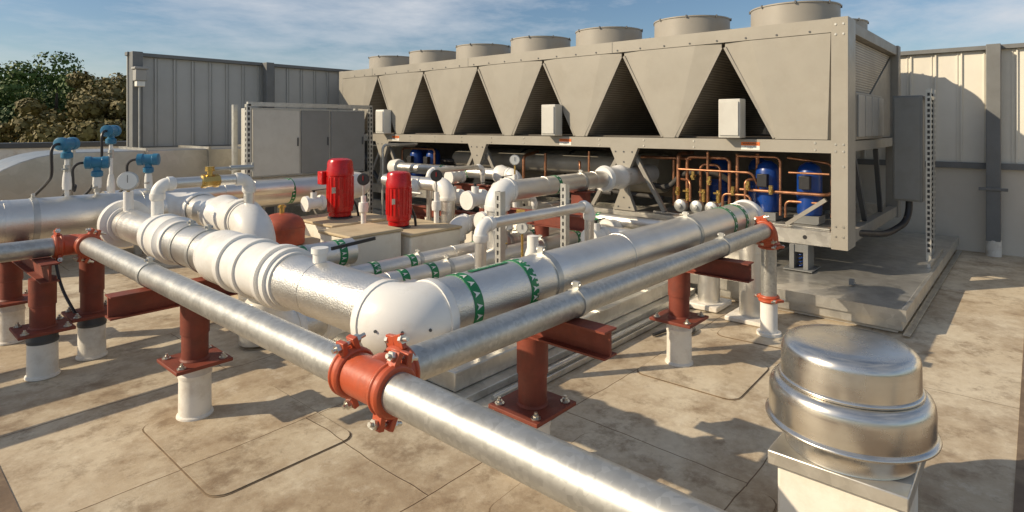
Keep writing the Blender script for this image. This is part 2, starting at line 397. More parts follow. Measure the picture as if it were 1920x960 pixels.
def gauge(t,p,face,R=.045,dark=False,stem=None):
    p=Vector(p); f=Vector(face).normalized()
    o=t.add('gauge_case',lathe(p-f*.02,f,[(0,R*.9),(.005,R),(.04,R),(.043,R*.9)],28),black if dark else strutm)
    t.add('gauge_dial',lathe(p+f*.0232,f,[(0,R*.86),(.0015,R*.86)],28),black if dark else paper,parent=o)
    t.add('gauge_needle',bar(p+f*.026-Vector((0,0,R*.2)),p+f*.026+Vector((0,0,R*.6)),.004,.003),red if dark else black,parent=o)
    if stem: t.add('gauge_stem',cyl(p-Vector((0,0,R)),stem,.011,12),brass if not dark else strutm)
# ------------------------------------------------------------------ steel pipe line
ZG=.865; RG=.063; XG=1.16; YG=1.64
gp=Thing('steel_pipe_line','galvanised steel pipe line joined by orange-red grooved couplings','pipe',(XG,YG,.8))
gp.add('steel_pipe',cyl((XG,-2.6,ZG),(XG,YG-.11,ZG),RG,40),galvp)
gp.add('steel_pipe',cyl((XG,YG+.11,ZG),(XG,4.98,ZG),RG,40),galvp)
gp.add('steel_pipe',cyl((XG+.11,YG,ZG),(4.92,YG,ZG),RG,40),galvp)
gp.add('tee_fitting',[cyl((XG,YG-.12,ZG),(XG,YG+.12,ZG),RG+.007,36),lathe((XG,YG,ZG),(1,0,0),[(0,RG+.006),(.05,RG+.012),(.075,RG+.006),(.12,RG+.006)],36)],orange)
coupling(gp,(XG,YG-.11,ZG),(0,1,0),RG,(.35,0,1)); coupling(gp,(XG,YG+.11,ZG),(0,1,0),RG,(-.2,0,1)); coupling(gp,(XG+.115,YG,ZG),(1,0,0),RG,(0,.25,1))
gp.add('elbow_fitting',sweep(route([(XG,4.98,ZG),(XG,5.12,ZG),(XG-.14,5.12,ZG)],.1,10),RG+.009,28),orange)
coupling(gp,(XG,4.98,ZG),(0,1,0),RG,(.4,0,1)); coupling(gp,(XG-.15,5.12,ZG),(1,0,0),RG,(0,.3,1))
gp.add('steel_pipe',cyl((XG-.15,5.12,ZG),(-2.5,5.12,ZG),RG,32),galvp)
gp.add('elbow_fitting',sweep(route([(4.90,YG,ZG),(5.02,YG,ZG),(5.02,YG,ZG-.13)],.1,10),RG+.009,28),orange)
coupling(gp,(4.91,YG,ZG),(1,0,0),RG,(0,.3,1)); coupling(gp,(5.02,YG,ZG-.13),(0,0,1),RG,(.5,1,0))
gp.add('steel_pipe',cyl((5.02,YG,.30),(5.02,YG,ZG-.14),RG*.95,32),galvp)
coupling(gp,(5.02,YG,.30),(0,0,1),RG*.95,(.5,1,0))
gp.add('riser_sleeve',[cyl((5.02,YG,.01),(5.02,YG,.27),RG*1.05,28),cyl((5.02,YG,.005),(5.02,YG,.03),RG*1.5,28)],white)
clamp(gp,(XG,3.75,ZG),(0,1,0),RG)
for x in (2.32,4.05): clamp(gp,(x,YG,ZG),(1,0,0),RG)
# ------------------------------------------------------------------ insulated line
ZB=.93; RB=.13; XB=1.51; YB=1.88
ip=Thing('insulated_pipe_line','silver-jacketed chilled water pipe with white elbow and valve covers','pipe',(XB,YB,.8))
jpipe(ip,(XB+.10,YB,ZB),(5.15,YB,ZB),RB*.98)
jpipe(ip,(XB,YB+.10,ZB),(XB,2.85,ZB),RB)
jpipe(ip,(XB,3.70,ZB),(XB,4.35,ZB),RB)
jpipe(ip,(XB,4.68,ZB),(XB,5.6,ZB),RB*.92)
el=elbow(ip,(XB-.028,YB-.008,ZB-.012),(0,1,0),(1,0,0),RB,.125,k=1.13)
# rivets along the elbow gore seam
for i in range(5):
    th=math.radians(180+22.5*i); ex,ey=(XB-.028+.125)+(.125+RB*1.12)*math.cos(th),(YB-.008+.125)+(.125+RB*1.12)*math.sin(th)
    dv=Vector((math.cos(th),math.sin(th),0)); ip.add('rivet',cyl(Vector((ex,ey,ZB-.012)),Vector((ex,ey,ZB-.012))+dv*.006,.006,8),darkgrey,parent=el)
def vc(y0,prof,name='valve_cover'): return ip.add(name,lathe((XB,y0,ZB),(0,1,0),prof,40),white,ang=25)
R=RB
vc(2.78,[(0,R),(0,R*1.08),(.03,R*1.08),(.031,R*1.20),(.05,R*1.22),(.07,R*1.20),(.071,R*1.10),(.11,R*1.10),(.111,R*1.24),(.13,R*1.26),(.15,R*1.24),(.151,R*1.12),(.36,R*1.12),(.361,R*1.22),(.385,R*1.24),(.41,R*1.22),(.411,R*1.13),(.55,R*1.13),(.551,R*1.25),(.575,R*1.27),(.60,R*1.25),(.601,R*1.10),(.66,R*1.10),(.70,R*1.20),(.84,R*1.20),(.88,R*1.15),(.93,R*1.05),(.93,R)])
vc(4.26,[(0,R),(0,R*1.08),(.04,R*1.08),(.07,R*1.2),(.075,R*1.24),(.10,R*1.24),(.105,R*1.16),(.27,R*1.16),(.275,R*1.24),(.30,R*1.24),(.305,R*1.12),(.42,R*1.10),(.42,R)])
vc(5.36,[(0,R*.9),(0,R*1.1),(.03,R*1.1),(.04,R*1.42),(.08,R*1.46),(.11,R*1.42),(.115,R*1.1),(.2,R*1.05)],'flange_cover')
ip.add('stub_cap',[cyl((XB,2.55,ZB+R*.9),(XB,2.55,ZB+R+.045),.032,20),cyl((XB,2.55,ZB+R+.04),(XB,2.55,ZB+R+.065),.04,20)],white)
ip.add('valve_lever',[bar((XB+.05,2.53,ZB+R+.055),(XB+.30,2.53,ZB+R+.07),.010,.016)],black)
for x,y in ((XB,4.1),(XB,3.83)): clamp(ip,(x,y,ZB),(0,1,0),RB)
for x in (2.35,4.0): clamp(ip,(x,YB,ZB),(1,0,0),RB*.98)
for x in (1.78,2.15,4.62,4.86): band(ip,(x,YB,ZB),(1,0,0),RB*.98)
d_,a_,b_=frame((1,0,0))
def strip(c,ax,Rr,u0,u1,s0,s1,th,n=8):
    v=[];f=[]; d,a,b=frame(ax); c=Vector(c)
    for i in range(n+1):
        t=th+(s0+(s1-s0)*i/n)/Rr
        for u in (u0,u1): v.append(tuple(c+d*u+(a*math.cos(t)+b*math.sin(t))*Rr))
    for i in range(n): f.append((2*i,2*i+1,2*i+3,2*i+2))
    return v,f
tv2=Vector((0,.02,1)).normalized(); thm=math.atan2(tv2.dot(b_),tv2.dot(a_))
lb=ip.add('pipe_marker_label',strip((1.78,YB,ZB),(1,0,0),RB*.98+.003,.06,.31,-.017,.017,thm),green)
tx=textgeom('CHILLED WATER',.028)
tv_=[]
Rr=RB*.98+.0055
def hgt(t): return (a_*math.cos(t)+b_*math.sin(t)).y
ud=1 if hgt(thm+.05)>hgt(thm) else -1
for x,y,z in tx[0]:
    t=thm+ud*y/Rr; tv_.append(tuple(Vector((1.78+.185+x*.9,YB,ZB))+(a_*math.cos(t)+b_*math.sin(t))*Rr))
ip.add('marker_lettering',(tv_,tx[1]),paper,parent=lb,smooth=False)
elbow(ip,(5.3,YB,ZB),(-1,0,0),(0,0,-1),RB*.95,.15,k=1.1)
jpipe(ip,(5.3,YB,.02),(5.3,YB,ZB-.15),RB*.78)
ip.add('riser_boot',[box(5.12,YB-.17,.009,5.48,YB+.17,.05)],whitepaint,.01)
# cross pipe
YC=5.85;ZC=.97;RC=.17
cpx=Thing('insulated_pipe_line','large silver-jacketed header pipe with white elbow at its end','pipe',(.5,YC,.8))
jpipe(cpx,(-2.5,YC,ZC),(1.9,YC,ZC),RC)
elbow(cpx,(2.15,YC,ZC-.02),(-1,0,0),(0,-1,0),RC*.85,.22,k=1.06)
jpipe(cpx,(2.15,5.62,ZC-.02),(2.15,5.3,ZC-.02),RC*.82)
cpx.add('valve_cover',lathe((2.15,4.75,ZC-.02),(0,1,0),[(0,.14),(.0,.165),(.05,.17),(.08,.15),(.3,.15),(.34,.17),(.38,.175),(.42,.15),(.55,.14)],36),white)
elbow(cpx,(2.15,4.55,ZC-.02),(0,1,0),(0,0,-1),RC*.8,.18,k=1.05)
jpipe(cpx,(2.15,4.55,.03),(2.15,4.55,ZC-.2),RC*.76)
for x in (-.1,.75,1.0): clamp(cpx,(x,YC,ZC),(1,0,0),RC)
sp=Thing('insulated_pipe_line','slim silver-jacketed pipe running behind the large header','pipe',(.5,6.4,.9))
jpipe(sp,(-2.5,6.35,1.02),(3.4,6.35,1.02),.073)
pc=Thing('insulated_pipe_line','thick silver-jacketed pipe running toward the electrical cabinets','pipe',(3,6.8,.9))
jpipe(pc,(1.7,6.8,.92),(4.6,6.8,.92),.15); band(pc,(3.6,6.8,.92),(1,0,0),.15); clamp(pc,(3.0,6.8,.92),(1,0,0),.15)
pc.add('end_cover',lathe((4.3,6.8,.92),(1,0,0),[(0,.15),(0,.18),(.1,.19),(.2,.18),(.3,.17),(.4,.12),(.42,.02)],32),white)
wb=Thing('insulated_pipe_line','white covered branch dropping beneath the main header','pipe',(1.9,3.4,.4))
elbow(wb,(1.62,3.3,.52),(0,0,1),(1,0,0),.1,.16,k=1.1)
wb.add('branch_cover',lathe((1.62,3.3,.66),(0,0,1),[(0,.1),(.14,.1)],30),white)
jpipe(wb,(1.78,3.3,.52),(2.7,3.3,.52),.1)
wb.add('branch_cover',lathe((1.95,3.3,.52),(1,0,0),[(0,.1),(0,.135),(.06,.14),(.1,.12),(.22,.12),(.26,.14),(.3,.135),(.3,.1)],30),white)
def midpipe(y,z,R,x0,x1,label,bands=(),cover=None,clamps=()):
    t=Thing('insulated_pipe_line',label,'pipe',((x0+x1)/2,y,z-R))
    jpipe(t,(x0,y,z),(x1,y,z),R)
    for x in bands: band(t,(x,y,z),(1,0,0),R,.075)
    for x in clamps: clamp(t,(x,y,z),(1,0,0),R)
    if cover: t.add('end_cover',lathe((x1-.05,y,z),(1,0,0),[(0,R),(0,R*1.5),(.04,R*1.6),(.08,R*1.4),(.18,R*1.4),(.24,R*1.2),(.3,R*.6),(.31,.01)],28),white)
    return t
midpipe(4.55,.60,.115,2.0,3.0,'silver-jacketed pipe with green arrow bands beside the pump curbs',(2.5,2.86))
midpipe(4.3,.45,.078,2.5,6.2,'silver-jacketed pipe with green arrow bands above the sheet metal platform',(3.05,3.45,4.3,5.2),True,(3.55,4.8))
midpipe(3.85,.46,.085,2.3,6.1,'silver-jacketed pipe with green bands and white end cover near the chiller',(3.0,3.3,5.4),True,(3.5,4.8))
t=midpipe(3.3,.47,.07,3.0,5.7,'narrow silver-jacketed pipe crossing the sheet metal platform',(4.4,),True,(4.0,))
t=Thing('insulated_pipe_line','silver-jacketed pipe with green band along the chiller base','pipe',(6.3,3.8,.5))
jpipe(t,(6.3,2.6,.55),(6.3,4.9,.55),.075); band(t,(6.3,3.1,.55),(0,1,0),.075); band(t,(6.3,4.1,.55),(0,1,0),.075)
t=Thing('insulated_pipe_line','silver-jacketed pipe with white ends running along the chiller','pipe',(6.4,7,1.0))
jpipe(t,(6.38,5.9,1.0),(6.38,8.3,1.0),.085); 
for y in (6.5,7.1): band(t,(6.38,y,1.0),(0,1,0),.085)
t.add('end_cover',lathe((6.38,8.2,1.0),(0,1,0),[(0,.085),(0,.13),(.06,.14),(.12,.13),(.2,.12),(.24,.02)],28),white)
t.add('end_cover',lathe((6.38,5.7,1.0),(0,1,0),[(0,.02),(.02,.1),(.08,.12),(.14,.14),(.2,.13),(.22,.085)],28),white)
elbow(t,(6.38,5.55,1.0),(0,1,0),(0,0,-1),.085,.12,k=1.2); jpipe(t,(6.38,5.55,.35),(6.38,5.55,.9),.085)
t=Thing('insulated_pipe_line','silver-jacketed pipe with white elbow feeding the chiller evaporator','pipe',(5.2,3.9,.9))
jpipe(t,(4.35,3.9,1.07),(6.2,3.9,1.07),.1); elbow(t,(4.2,3.9,1.07),(1,0,0),(0,0,-1),.1,.14,k=1.2)
t.add('pipe_jacket',cyl((4.2,3.9,.42),(4.2,3.9,.92),.1,32),jacket)
t.add('flange_cover',lathe((4.2,3.9,.72),(0,0,1),[(0,.1),(0,.15),(.05,.155),(.1,.15),(.1,.1)],32),white)
band(t,(5.1,3.9,1.07),(1,0,0),.1); clamp(t,(5.6,3.9,1.07),(1,0,0),.1)
t.add('end_cover',lathe((6.05,3.9,1.07),(1,0,0),[(0,.1),(0,.14),(.05,.16),(.09,.14),(.3,.13),(.34,.15),(.4,.15),(.44,.12),(1.2,.12)],32),white)
def invU(label,x0,x1,y,zt,z0,z1,R,dia=.09):
    t=Thing('small_insulated_pipe',label,'pipe',(x0,y,z0))
    t.add('pipe_jacket',cyl((x0+.1,y,zt),(x1-.1,y,zt),R,24),jacket)
    for xx,s,zb in ((x0,1,z0),(x1,-1,z1)):
        elbow(t,(xx,y,zt),(s,0,0),(0,0,-1),R*1.05,.075,k=1.08)
        t.add('pipe_jacket',cyl((xx,y,zb),(xx,y,zt-.1),R,24),white if (xx==x0 and zb>1) else jacket)
    return t
u1=invU('small insulated pipe loop with white elbows and a brass valve',1.51,2.17,4.72,1.285,1.04,.5,.040)
u1.add('brass_valve',[lathe((1.80,4.72,1.285),(1,0,0),[(0,.042),(.01,.052),(.04,.052),(.05,.046),(.09,.046),(.10,.052),(.13,.052),(.14,.042)],8),cyl((1.87,4.72,1.29),(1.87,4.72,1.38),.02,12),cyl((1.87,4.72,1.36),(1.87,4.72,1.395),.035,8)],brass)
u1.add('thermometer',[cyl((1.87,4.72,1.375),(2.02,4.72,1.375),.013,10),cyl((2.02,4.72,1.375),(2.2,4.72,1.375),.02,12),cyl((2.2,4.72,1.34),(2.2,4.72,1.41),.012,10)],strutm)
u2=invU('small silver insulated pipe loop with white elbows above the platform',2.8,4.07,2.75,1.05,.24,.6,.039)
invU('thin silver insulated pipe loop between the pumps and chiller',4.7,5.5,4.5,.86,.5,.5,.03)
invU('thin silver insulated pipe loop in front of the chiller',5.1,6.1,5.95,1.12,.3,.3,.035)
for x,y,zt in ((3.1,2.85,1.24),(3.87,2.85,1.24)):
    s=Thing('strut_post','perforated galvanised strut post standing on the platform','support post',(x,y,.2),'perforated strut posts')
    g=[box(x-.026,y-.026,.222,x-.022,y+.026,zt),box(x-.022,y-.026,.222,x+.026,y-.022,zt),box(x-.022,y+.022,.222,x+.026,y+.026,zt)]
    z=.3
    while z<zt-.05:
        g.append((*box(x-.0275,y-.008,z,x-.0255,y+.008,z+.03),black)); z+=.055
    s.add('channel',g,strutm); s.add('foot_plate',box(x-.06,y-.06,.221,x+.06,y+.06,.229),strutm)
g=Thing('pressure_gauge','round white pressure gauge on a brass stem above pipe','gauge',(3.5,3.3,.55),'pressure gauges')
gauge(g,(3.5,3.2,.92),(-.8,-.6,0),.055,False,(3.5,3.2,.52))
g.add('brass_cock',[cyl((3.5,3.2,.72),(3.5,3.2,.80),.022,8),bar((3.46,3.2,.76),(3.56,3.2,.76),.014,.01)],brass)
g=Thing('pressure_gauge','round white pressure gauge with yellow tag near strut post','gauge',(3.75,3.3,.55),'pressure gauges')
gauge(g,(3.75,3.2,.86),(-.8,-.6,0),.05,False,(3.75,3.2,.52))
g.add('yellow_tag',box(3.7,3.13,.93,3.703,3.22,1.02),brass)
g.add('white_body',lathe((3.95,3.25,.5),(0,0,1),[(0,.07),(.1,.07),(.16,.05),(.26,.05),(.27,.0)],24),white)
# ------------------------------------------------------------------ pipe stands
sg='red primed pipe stands'
def stand(x,y,beam=None,ztop=.67,label='red primed steel pipe stand on a white roof pedestal',dark=False):
    t=Thing('pipe_stand',label,'pipe stand',(x,y,0),sg)
    t.add('pedestal',[lathe((x,y,.004),(0,0,1),[(0,.10),(.012,.098),(.02,.088),(.235,.086)],32)],whitepaint)
    t.add('pedestal_clamp',lathe((x,y,.235),(0,0,1),[(0,.08),(.0,.09),(.02,.092),(.025,.088),(.07,.086),(.078,.07)],32),darkgrey if dark else whitepaint)
    s=.155
    bp=t.add('base_plate',[box(x-s,y-s,.315,x+s,y+s,.335)],primer,.003)
    for sx in (-1,1):
        for sy in (-1,1): t.add('anchor_bolt',[cyl((x+sx*.115,y+sy*.115,.336),(x+sx*.115,y+sy*.115,.341),.024,16),cyl((x+sx*.115,y+sy*.115,.341),(x+sx*.115,y+sy*.115,.353),.015,6),cyl((x+sx*.115,y+sy*.115,.353),(x+sx*.115,y+sy*.115,.366),.008,8)],zinc,parent=bp)
    t.add('column',[lathe((x,y,.336),(0,0,1),[(0,.082),(.008,.078),(.012,.072),(.15,.072),(.152,.078),(ztop-.336,.078)],32)],primer)
    if beam:
        ax,a,b=beam; z0,z1=ztop+.001,.795; w=.05
        if ax=='y': gm=[box(x-w,a,z1-.009,x+w,b,z1),box(x-w,a,z0,x+w,b,z0+.009),box(x-w*.15,a,z0+.0085,x+w*.15,b,z1-.0085)]
        else: gm=[box(a,y-w,z1-.009,b,y+w,z1),box(a,y-w,z0,b,y+w,z0+.009),box(a,y-w*.15,z0+.0085,b,y+w*.15,z1-.0085)]
        t.add('support_beam',gm,primer)
    else: t.add('cap_plate',box(x-.09,y-.09,ztop+.001,x+.09,y+.09,ztop+.012),primer,.002)
    return t
stand(2.27,1.87,('y',1.42,2.18)); stand(4.0,1.93,('y',1.42,2.25)); stand(1.39,3.72,('x',.95,1.75))
stand(.92,5.08,('y',4.86,6.15),dark=True); stand(1.24,5.24,None,.78,dark=True); stand(.9,6.08,None,.66)
stand(4.95,3.95,('y',3.4,4.6),.65,'red primed pipe stand behind the silver pipes')
rb=Thing('support_beam','red primed steel beam laid under the insulated pipes','beam',(5.2,5.5,.4),'red support beams')
rb.add('beam',[box(5.15,4.6,.50,5.25,6.4,.512),box(5.15,4.6,.62,5.25,6.4,.632),box(5.19,4.6,.5125,5.21,6.4,.6195)],primer)
rb.add('leg',box(5.16,4.7,.0,5.24,4.78,.498),primer); rb.add('leg',box(5.16,6.2,0,5.24,6.28,.498),primer)
rb=Thing('support_beam','red primed steel beam carrying pipes in front of the chiller','beam',(5.9,6.5,.6),'red support beams')
rb.add('beam',[box(5.85,5.6,.74,5.95,7.6,.752),box(5.85,5.6,.88,5.95,7.6,.892),box(5.89,5.6,.7525,5.91,7.6,.8795)],primer)
rb.add('leg',box(5.86,5.7,.216,5.94,5.78,.738),primer); rb.add('leg',box(5.86,7.4,.216,5.94,7.48,.738),primer)
rb=Thing('support_post','red primed steel post holding the evaporator pipe','support post',(5.6,3.9,.2))
rb.add('post',[box(5.55,3.80,.0,5.65,4.0,.95),box(5.5,3.76,.951,5.7,4.04,.965)],primer,.003)
t=Thing('insulated_pipe_line','short silver insulated riser in a white roof boot','pipe',(5.4,2.35,0))
jpipe(t,(5.43,2.32,.04),(5.43,2.32,.62),.1); t.add('riser_boot',box(5.25,2.17,.009,5.61,2.47,.06),whitepaint,.01)
jpipe(t,(5.43,2.42,.55),(5.43,3.6,.55),.09)
def hose(name,label,pts,r,mat,br=.08,cat='conduit'):
    t=Thing(name,label,cat,pts[0]); t.add('tube',sweep(route(pts,br,8),r,10),mat)
hose('flexible_hose','thin black hose looping down behind the pipe stands',[(1.1,5.7,.75),(1.1,5.5,.5),(1.15,5.2,.3),(1.3,5.35,.03)],.011,black,.15)
hose('electrical_conduit','thin grey conduit running along the low platform',[(2.6,2.45,.07),(5.0,2.45,.07),(5.0,2.45,.5)],.016,strutm)
hose('electrical_conduit','thin conduit rising to the red pump motors',[(4.3,5.6,.03),(4.3,5.6,.95),(4.3,5.15,.95)],.016,strutm)
hose('electrical_conduit','grey conduit running down beside the electrical cabinet',[(5.8,7.9,.03),(5.8,7.9,1.4),(6.5,7.9,1.4)],.022,strutm)
hose('flexible_hose','black flexible cable draped from the cabinet',[(3.5,7.9,.9),(3.3,7.6,.6),(3.0,7.2,.4),(2.8,7.0,.1)],.02,black,.2)
hose('flexible_hose','black hose coiled on the roof beside the low platform',[(4.35,2.32,.02),(4.6,2.28,.02),(4.75,2.15,.02),(4.6,2.1,.02),(4.4,2.2,.02)],.014,black,.08)
x,y=6.3,1.3
t=Thing('metal_bracket','small dark metal bracket lying on the sheet metal platform','bracket',(x,y,.217))
t.add('bracket_body',[box(x-.05,y-.02,.2185,x+.05,y+.02,.228),box(x-.05,y-.02,.2285,x-.04,y+.02,.28),cyl((x+.03,y,.2285),(x+.03,y,.26),.012,10)],frameg)
# ------------------------------------------------------------------ platforms
pf=Thing('equipment_platform','galvanised sheet metal platform carrying the chiller','platform',(7.5,4,0))
pf.add('deck',box(5.72,.82,.03,10.0,10.8,.205),galvs,.01)
pf.add('edge_flashing',[box(5.69,.79,.12,10.0,.8195,.214),box(5.69,.8205,.12,5.7195,10.8,.214),box(5.66,.76,.02,10.0,.81,.028)],galvs)
pf.add('base_curb',box(5.76,.86,.005,9.9,10.7,.0295),curbm)
for i,y in enumerate((2.3,3.8,5.3,6.8,8.3)): pf.add('deck_seam',box(5.70,y,.2055,10.0,y+.03,.217),galvs)
for x in (6.42,6.85,8.9): pf.add('skid_rail',[box(x,2.25,.2175,x+.07,10.5,.36),box(x-.03,2.25,.3605,x+.1,10.5,.372)],galvs)
pl=Thing('low_metal_platform','low stepped galvanised sheet platform beneath the pipes','platform',(4,3,0))
pl.add('deck',box(2.45,2.62,.1,5.55,4.15,.22),galvs,.008)
pl.add('step_flashing',[box(2.38,2.53,.05,5.6,4.2,.0985),box(2.3,2.42,.006,5.62,4.25,.0485)],galvs,.004)
for x in (3.2,4.0,4.8): pl.add('deck_seam',box(x,2.6,.2205,x+.025,4.16,.232),galvs)
def curb(x0,y0,x1,y1,z,label):
    t=Thing('equipment_curb',label,'curb',((x0+x1)/2,(y0+y1)/2,0))
    t.add('curb_wall',box(x0,y0,.004,x1,y1,z-.03),curbm,.015)
    t.add('curb_top',box(x0-.015,y0-.015,z-.0295,x1+.015,y1+.015,z),cardb,.01)
curb(2.65,5.4,3.4,6.1,.50,'cream roof curb with tan top under the red tank')
curb(3.08,4.68,3.66,5.2,.70,'cream roof curb with tan top beside the silver pipe')
curb(3.72,4.62,4.4,5.35,.64,'cream roof curb with tan top below a red pump motor')
curb(3.5,5.65,4.3,6.5,.64,'cream roof curb with tan top below the large red pump motor')
curb(4.85,4.9,5.1,5.5,.6,'cream roof curb with tan top near the chiller')
def motor(x,y,z,R,H,label,jb):
    t=Thing('pump_motor',label,'pump',(x,y,z),'red pump motors')
    t.add('pump_casing',[lathe((x,y,z-.02),(0,0,1),[(0,R*.95),(.015,R*.95),(.02,R*.7)],28)],darkgrey)
    prof=[(0,R*.75),(.01,R*.85),(.05,R*.85),(.06,R*.95),(.10,R*.98),(H*.70,R*.98),(H*.71,R*1.03),(H*.80,R*1.03),(H*.83,R*.98),(H*.93,R*.96),(H*.975,R*.86),(H,R*.6)]
    g=[lathe((x,y,z),(0,0,1),prof,40)]
    for k in range(20):
        a=2*math.pi*k/20; c=Vector((math.cos(a),math.sin(a),0)); p=Vector((x,y,z))
        g.append(bar(p+c*R*.975+Vector((0,0,.12)),p+c*R*.975+Vector((0,0,H*.69)),.012,.012))
    b=t.add('motor_body',g,red)
    a0=math.radians(215); c=Vector((math.cos(a0),math.sin(a0),0)); q=Vector((x,y,z))+c*(R*1.05)
    t.add('name_plate',bar(q+Vector((0,0,H*.42)),q+Vector((0,0,H*.52)),.004,.07),strutm,parent=b)
    if jb: t.add('junction_box',box(x-R*1.1-.02,y+R*.55,z+H*.55,x-R*.2,y+R*1.25,z+H*.78),red,.012)
    t.add('conduit',sweep(route([(x+R*.9,y-.02,z+.2),(x+R*1.3,y-.05,z+.12),(x+R*1.5,y-.05,z-.1)],.08),.014,8),black)
    return t
motor(3.85,6.06,.66,.150,.67,'large red cylindrical pump motor with junction box on roof curb',True)
motor(3.89,5.02,.66,.130,.57,'smaller red cylindrical pump motor beside gauges on roof curb',False)
t=Thing('expansion_tank','dull orange-red domed steel tank with brass cap on a curb','tank',(2.97,5.73,.5))
t.add('tank_body',lathe((2.97,5.73,.5),(0,0,1),[(0,.19),(.02,.218),(.17,.222),(.21,.218),(.25,.20),(.285,.165),(.31,.11),(.322,.05),(.324,.01)],40),rust)
t.add('tank_band',ring((2.97,5.73,.67),(0,0,1),.22,.03,.006),rust)
t.add('filler_neck',[cyl((2.97,5.73,.81),(2.97,5.73,.91),.025,14),cyl((2.97,5.73,.88),(2.97,5.73,.90),.04,14)],brass)
for (x,y,z,dk,la) in ((3.75,5.45,1.13,True,'black dial pressure gauge on a white pipe by the red motors'),(4.35,4.95,1.16,True,'black dial pressure gauge above a white valve'),(5.6,4.9,1.28,False,'round gauge on a white riser in front of the chiller')):
    g=Thing('pressure_gauge',la,'gauge',(x,y,.7),'pressure gauges')
    gauge(g,(x,y,z),(-.75,-.66,0),.065,dk,(x,y,z-.2))
    g.add('white_riser',[cyl((x+.0,y+.0,.5),(x,y,z-.18),.028,14),lathe((x,y,.78),(0,0,1),[(0,.03),(0,.05),(.05,.055),(.1,.05),(.1,.03)],18)],white)
g=Thing('pressure_gauge','round white gauge on a wrapped stem at the header flange','gauge',(1.5,5.3,1.0),'pressure gauges')
gauge(g,(1.5,5.33,1.27),(-.5,-.85,0.2),.075,False,(1.5,5.33,1.15)); g.add('white_riser',cyl((1.5,5.33,1.04),(1.5,5.33,1.19),.035,16),white)
def wvalve(x,y,z,s,label,ax=(1,0,0)):
    t=Thing('insulated_valve',label,'valve',(x,y,z),'white covered valves')
    t.add('valve_body',[lathe(Vector((x,y,z))-Vector(ax)*.16*s,ax,[(0,.08*s),(0,.12*s),(.05*s,.125*s),(.06*s,.09*s),(.26*s,.09*s),(.27*s,.125*s),(.32*s,.12*s),(.32*s,.08*s)],28),cyl((x,y,z),(x,y,z+.17*s),.05*s,20)],white)
    t.add('hand_lever',[cyl((x,y,z+.17*s),(x,y,z+.2*s),.02*s,10),bar((x-.02,y,z+.2*s),(x+.22*s,y,z+.21*s),.02,.008)],black)
for x,y,z,s in ((4.5,4.3,.72,.8),(4.9,4.9,.85,.9),(5.2,5.6,.78,.9),(5.6,5.1,.9,.8),(5.0,3.3,.6,.8),(5.8,6.2,.98,.8),(4.55,5.75,.95,.9),(3.48,6.0,.85,.7),(5.9,5.4,.7,.8)): wvalve(x,y,z,s,'white insulated valve with black lever among the pipes')
t=Thing('insulated_pipe_line','curved white insulated elbow between pumps and chiller','pipe',(4.7,5.4,.8))
elbow(t,(4.75,5.2,1.0),(0,1,0),(0,-.0,-1),.085,.14,k=1.1); jpipe(t,(4.75,5.34,1.0),(4.75,6.4,1.0),.08); jpipe(t,(4.75,5.2,.4),(4.75,5.2,.85),.08)
t=Thing('insulated_pipe_line','silver-jacketed pipe between the pumps and the chiller','pipe',(5.5,5.0,.5))
jpipe(t,(4.6,4.75,.62),(6.3,4.75,.62),.09); band(t,(5.4,4.75,.62),(1,0,0),.09)
elbow(t,(4.45,4.75,.62),(1,0,0),(0,0,-1),.09,.12,k=1.2)
def transmitter(x,y,z,zb,label,rot):
    t=Thing('pressure_transmitter',label,'sensor',(x,y,zb),'blue pressure transmitters')
    c=math.cos(rot);s=math.sin(rot); D=Vector((c,s,0))
    p=Vector((x,y,z))
    t.add('transmitter_head',[lathe(p-D*.085,D,[(0,.04),(.005,.052),(.045,.052),(.05,.046),(.12,.046),(.125,.052),(.165,.052),(.17,.04)],26),cyl(p-Vector((0,0,.07)),p,.028,18),lathe(p-Vector((0,0,.12)),(0,0,1),[(0,.03),(.01,.042),(.045,.042),(.055,.03)],20)],teal)
    t.add('stem',[cyl((x,y,zb),(x,y,z-.12),.016,12),lathe((x,y,zb+.06),(0,0,1),[(0,.03),(.04,.033),(.1,.03),(.16,.02)],16)],white)
    t.add('isolation_valve',[cyl((x,y,z-.24),(x,y,z-.17),.024,8),bar((x,y-.02,z-.2),(x-.05,y-.08,z-.2),.014,.012)],strutm)
    t.add('cable',sweep(route([p-D*.08+Vector((0,0,0)),p-D*.17,p-D*.16-Vector((0,0,.25)),Vector((x-.12,y+.1,zb+.1)),Vector((x-.25,y+.3,zb-.1))],.07,6),.011,8),black)
transmitter(1.215,5.85,1.56,1.13,'blue round pressure transmitter on a white stem',.75)
transmitter(1.42,5.85,1.40,1.13,'blue round pressure transmitter with wrapped stem',-.4)
transmitter(1.61,6.2,1.66,1.05,'tall blue pressure transmitter with looping cable',.9)
transmitter(1.80,5.85,1.41,1.1,'blue round pressure transmitter facing outward',-.6)
